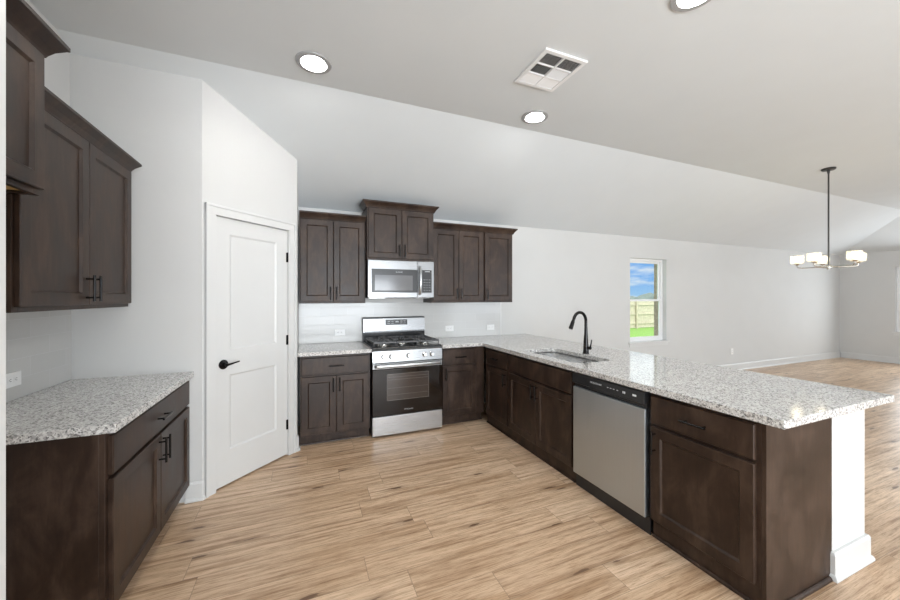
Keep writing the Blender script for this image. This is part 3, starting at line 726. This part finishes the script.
# ------------------------------------------------------------------ dishwasher (faces -X)
dw = thing('dishwasher', 'stainless dishwasher with black control strip in the peninsula', 'dishwasher', (FX-.004, 2.148, 0), -PI/2)
DWW = .636
b = new(); box(b, .003, DWW-.003, .035, .58, .10, .868); box(b, .003, DWW-.003, .06, .55, .0, .10); obj('body', b, 'blackplastic', dw)
b = new(); box(b, .010, DWW-.010, -.006, .034, .108, .762); obj('door_panel', b, 'steel_soft', dw, bevel=.004)
b = new(); loft(b, [[(x, y, z) for y, z in ((.034, .790), (.034, .866), (-.004, .866), (-.012, .858), (-.014, .795), (-.004, .790))] for x in (.010, DWW-.010)]); cpn = obj('control_strip', b, 'blackplastic', dw, bevel=.002)
b = new(); box(b, .012, DWW-.012, .012, .034, .762, .790); obj('handle_pocket', b, 'blackplastic', dw)
b = new(); box(b, .19, .44, -.016, -.002, .786, .7955); obj('grip_lip', b, 'blackplastic', dw, bevel=.002)
text('logo', 'FRIGIDAIRE', .018, cpn, (.245, -.0137, .832), (PI/2, 0, 0))
for (a, c, e_, f_) in ((.344, .356, .828, .832), (.369, .381, .828, .832), (.394, .406, .828, .832), (.424, .436, .828, .832), (.471, .479, .822, .836), (.483, .491, .822, .836), (.545, .572, .824, .836)):
    b = new(); box(b, a, c, -.0143, -.0128, e_, f_); obj('control_mark', b, 'mark', cpn)
b = new(); box(b, .003, DWW-.003, .030, .037, .0, .10); obj('toe_kick', b, 'blackplastic', dw)

# ------------------------------------------------------------------ outlets
def outlet(label, loc, rz, horizontal=True, group=None):
    r = thing('wall_outlet', label, 'outlet', loc, rz, group); w, h = (.117, .073) if horizontal else (.073, .117)
    b = new(); box(b, -w/2, w/2, -.006, 0, -h/2, h/2); obj('cover_plate', b, 'whiteplastic', r, bevel=.002)
    for s in (-1, 1):
        cx, cz2 = (s*.0195, 0) if horizontal else (0, s*.0195)
        b = new(); box(b, cx-.015, cx+.015, -.0078, -.0055, cz2-.015, cz2+.015); k = obj('socket', b, 'whiteplastic', r, bevel=.003)
        b = new()
        if horizontal:
            box(b, cx-.004, cx+.005, -.0083, -.0075, .004, .0065); box(b, cx-.004, cx+.005, -.0083, -.0075, -.0065, -.004); box(b, cx-.010, cx-.0065, -.0083, -.0075, -.002, .002)
        else:
            box(b, -.0065, -.004, -.0083, -.0075, cz2-.004, cz2+.005); box(b, .004, .0065, -.0083, -.0075, cz2-.004, cz2+.005); box(b, -.002, .002, -.0083, -.0075, cz2-.010, cz2-.0065)
        obj('slots', b, 'slot', k)
    return r
YT = BACK-.0088
outlet('white outlet on the tile left of the range', (.375, YT, 1.03), 0)
outlet('white outlet on the tile just right of the range', (1.745, YT, 1.03), 0)
outlet('white outlet on the tile near the end of the backsplash', (2.355, YT, 1.025), 0)
outlet('white outlet on the tile above the left counter', (LEFT+.0083, 2.50, 1.02), PI/2)
outlet('white upright outlet low on the dining room back wall', (7.70, BACK-.0003, .38), 0, False)

# ------------------------------------------------------------------ ceiling lights, vent, chandelier
NAMES = ['round recessed ceiling light nearest the pantry door', 'round recessed ceiling light between the vent and the sloped ceiling', 'round recessed ceiling light cut by the top picture edge', 'round recessed ceiling light out of view above the viewer']
for (x, y), lab in zip(LIGHTS, NAMES):
    r = thing('recessed_light', lab, 'ceiling light', (x, y, CEIL), 0, 'recessed lights in the kitchen ceiling')
    b = new(); lathe(b, [(.118, -.001), (.114, -.008), (.086, -.010), (.0835, -.006), (.0835, -.0005), (.118, -.0005)], n=40, cap=False)
    obj('trim_ring', b, 'ringgrey', r, smooth=True)
    b = new(); lathe(b, [(.0832, -.006), (.060, .010), (.056, .022), (.056, .045), (.0855, .045), (.0855, -.0004)], n=40, cap=False)
    obj('baffle', b, 'baffle', r, smooth=True)
    b = new(); lathe(b, [(.055, .020), (.055, .002), (.046, -.006), (.03, -.010), (.001, -.012), (.001, .020)], n=40, cap=False)
    obj('lens', b, 'led', r, smooth=True)

vt = thing('ceiling_vent', 'square white louvered air vent in the kitchen ceiling', 'vent', (1.437, 1.868, CEIL))
VX, VY = .345, .375
b = new(); f = .028
box(b, f, VX-f, f, VY-f, -.0025, -.0005, 0); obj('duct', b, 'dark', vt)
b = new(); z0, z1 = -.014, -.0006
box(b, 0, VX, 0, f, z0, z1); box(b, 0, VX, VY-f, VY, z0, z1); box(b, 0, f, f, VY-f, z0, z1); box(b, VX-f, VX, f, VY-f, z0, z1)
cy_ = (VY-2*f)/3
box(b, VX/2-.006, VX/2+.006, f, VY-f, z0, z1)
for k in (1, 2): box(b, f, VX/2-.006, f+cy_*k-.005, f+cy_*k+.005, z0, z1); box(b, VX/2+.006, VX-f, f+cy_*k-.005, f+cy_*k+.005, z0, z1)
obj('frame', b, 'vinyl', vt, bevel=.001)
for i in range(2):
    for j in range(3):
        x0 = f+.001 if i == 0 else VX/2+.007; x1 = VX/2-.007 if i == 0 else VX-f-.001; y0 = f+cy_*j+.006; y1 = f+cy_*(j+1)-.006
        b = new(); n = 9
        for k in range(n):
            if (i, j) == (0, 1):
                xm = x0+(x1-x0)*(k+.5)/n; loft(b, [[(xm-.0035, y, -.012), (xm-.002, y, -.012), (xm+.0035, y, -.004), (xm+.002, y, -.004)] for y in (y0, y1)])
            else:
                ym = y0+(y1-y0)*(k+.5)/n; s_ = .010 if j == 2 else (.003 if (i, j) == (1, 1) else -.0095)
                loft(b, [[(x, ym+s_*.5, -.012), (x, ym+s_*.5+.0015, -.012), (x, ym-s_*.5+.0015, -.004), (x, ym-s_*.5, -.004)] for x in (x0, x1)])
        obj('louvers', b, 'vinyl', vt)

CX, CY, CH = 6.07, 2.29, 1.825
ch = thing('chandelier', 'five light dark metal chandelier with clear glass shades over the dining area', 'chandelier', (CX, CY, 0))
b = new(); lathe(b, [(.001, CEIL-.0005), (.068, CEIL-.0005), (.068, CEIL-.012), (.060, CEIL-.022), (.014, CEIL-.026), (.012, CEIL-.06), (.001, CEIL-.06)], n=28); obj('canopy', b, 'bronze', ch, smooth=True)
b = new(); tube(b, [(0, 0, CEIL-.055), (0, 0, CH+.0)], .0085, 12); obj('stem', b, 'bronze', ch, smooth=True)
b = new(); lathe(b, [(.001, CH-.045), (.012, CH-.043), (.014, CH-.030), (.030, CH-.024), (.034, CH-.005), (.026, CH+.012), (.012, CH+.02), (.001, CH+.02)], n=24); obj('hub', b, 'nickel', ch, smooth=True)
RA = .285
for k in range(5):
    # a measured in the viewer's lateral direction
    a = math.radians(126+72*k) - YAW
    dx, dy = math.cos(a), math.sin(a); ex, ey = dx*RA, dy*RA
    b = new(); tube(b, [(dx*.02, dy*.02, CH-.008), (dx*(RA-.05), dy*(RA-.05), CH-.008), (dx*(RA-.012), dy*(RA-.012), CH-.003), (ex, ey, CH+.012), (ex, ey, CH+.035)], .0068, 10)
    ar = obj('arm', b, 'nickel', ch, smooth=True)
    b = new(); lathe(b, [(.001, CH+.028), (.012, CH+.030), (.030, CH+.040), (.034, CH+.046), (.014, CH+.048), (.013, CH+.075), (.001, CH+.075)], ex, ey, 20); obj('socket_cup', b, 'nickel', ar, smooth=True)
    b = new(); lathe(b, [(.036, CH+.048), (.058, CH+.052), (.066, CH+.060), (.067, CH+.155), (.064, CH+.155), (.063, CH+.062), (.055, CH+.055), (.036, CH+.052)], ex, ey, 28, cap=False); obj('glass_shade', b, 'shade', ar, smooth=True)
    b = new(); lathe(b, [(.001, CH+.076), (.013, CH+.080), (.016, CH+.090), (.029, CH+.110), (.030, CH+.122), (.022, CH+.140), (.001, CH+.146)], ex, ey, 20); obj('bulb', b, 'bulb', ar, smooth=True)

# ------------------------------------------------------------------ outside
b = new(); box(b, -30, 120, BACK+.3, 140, -.5, -.42)
tag(obj('lawn', b, 'grass'), 'bright green lawn outside the back window', 'lawn', kind='structure')
fn = thing('wooden_fence', 'tan wooden privacy fence beyond the lawn outside the window', 'fence', (19, 15.2, -.42))
b = new()
for k in range(90): box(b, -9+k*.2, -9+k*.2+.194, .0, .02, .03, 1.62+.004*((k*7) % 3))
obj('boards', b, 'fence', fn)
b = new()
for z in (.3, .85, 1.4): box(b, -9, 9, -.045, -.001, z-.045, z+.045)
obj('rails', b, 'fence', fn)
for k in range(8): 
    b = new(); box(b, -9+.9+k*2.4, -9+.99+k*2.4, -.14, -.046, 0, 1.6); obj('post', b, 'fence', fn)
b = new(); pts = [(-40+i*3.0, 2.2+1.2*math.sin(i*.7)+.8*math.sin(i*1.9)+.5*random.random()) for i in range(70)]
L0 = [(x, 118, -.4) for x, z in pts]; 
loft(b, [[(x, 116, -.42) for x, z in pts], [(x, 116.5, z*.8-.6) for x, z in pts], [(x, 119, z*.9) for x, z in pts], [(x, 123, z*.7) for x, z in pts], [(x, 124, -.42) for x, z in pts]], False, False, closed=False)
tag(obj('distant_tree_line', b, 'leaf', smooth=True), 'low dark green tree line on the horizon outside', 'trees', kind='stuff')
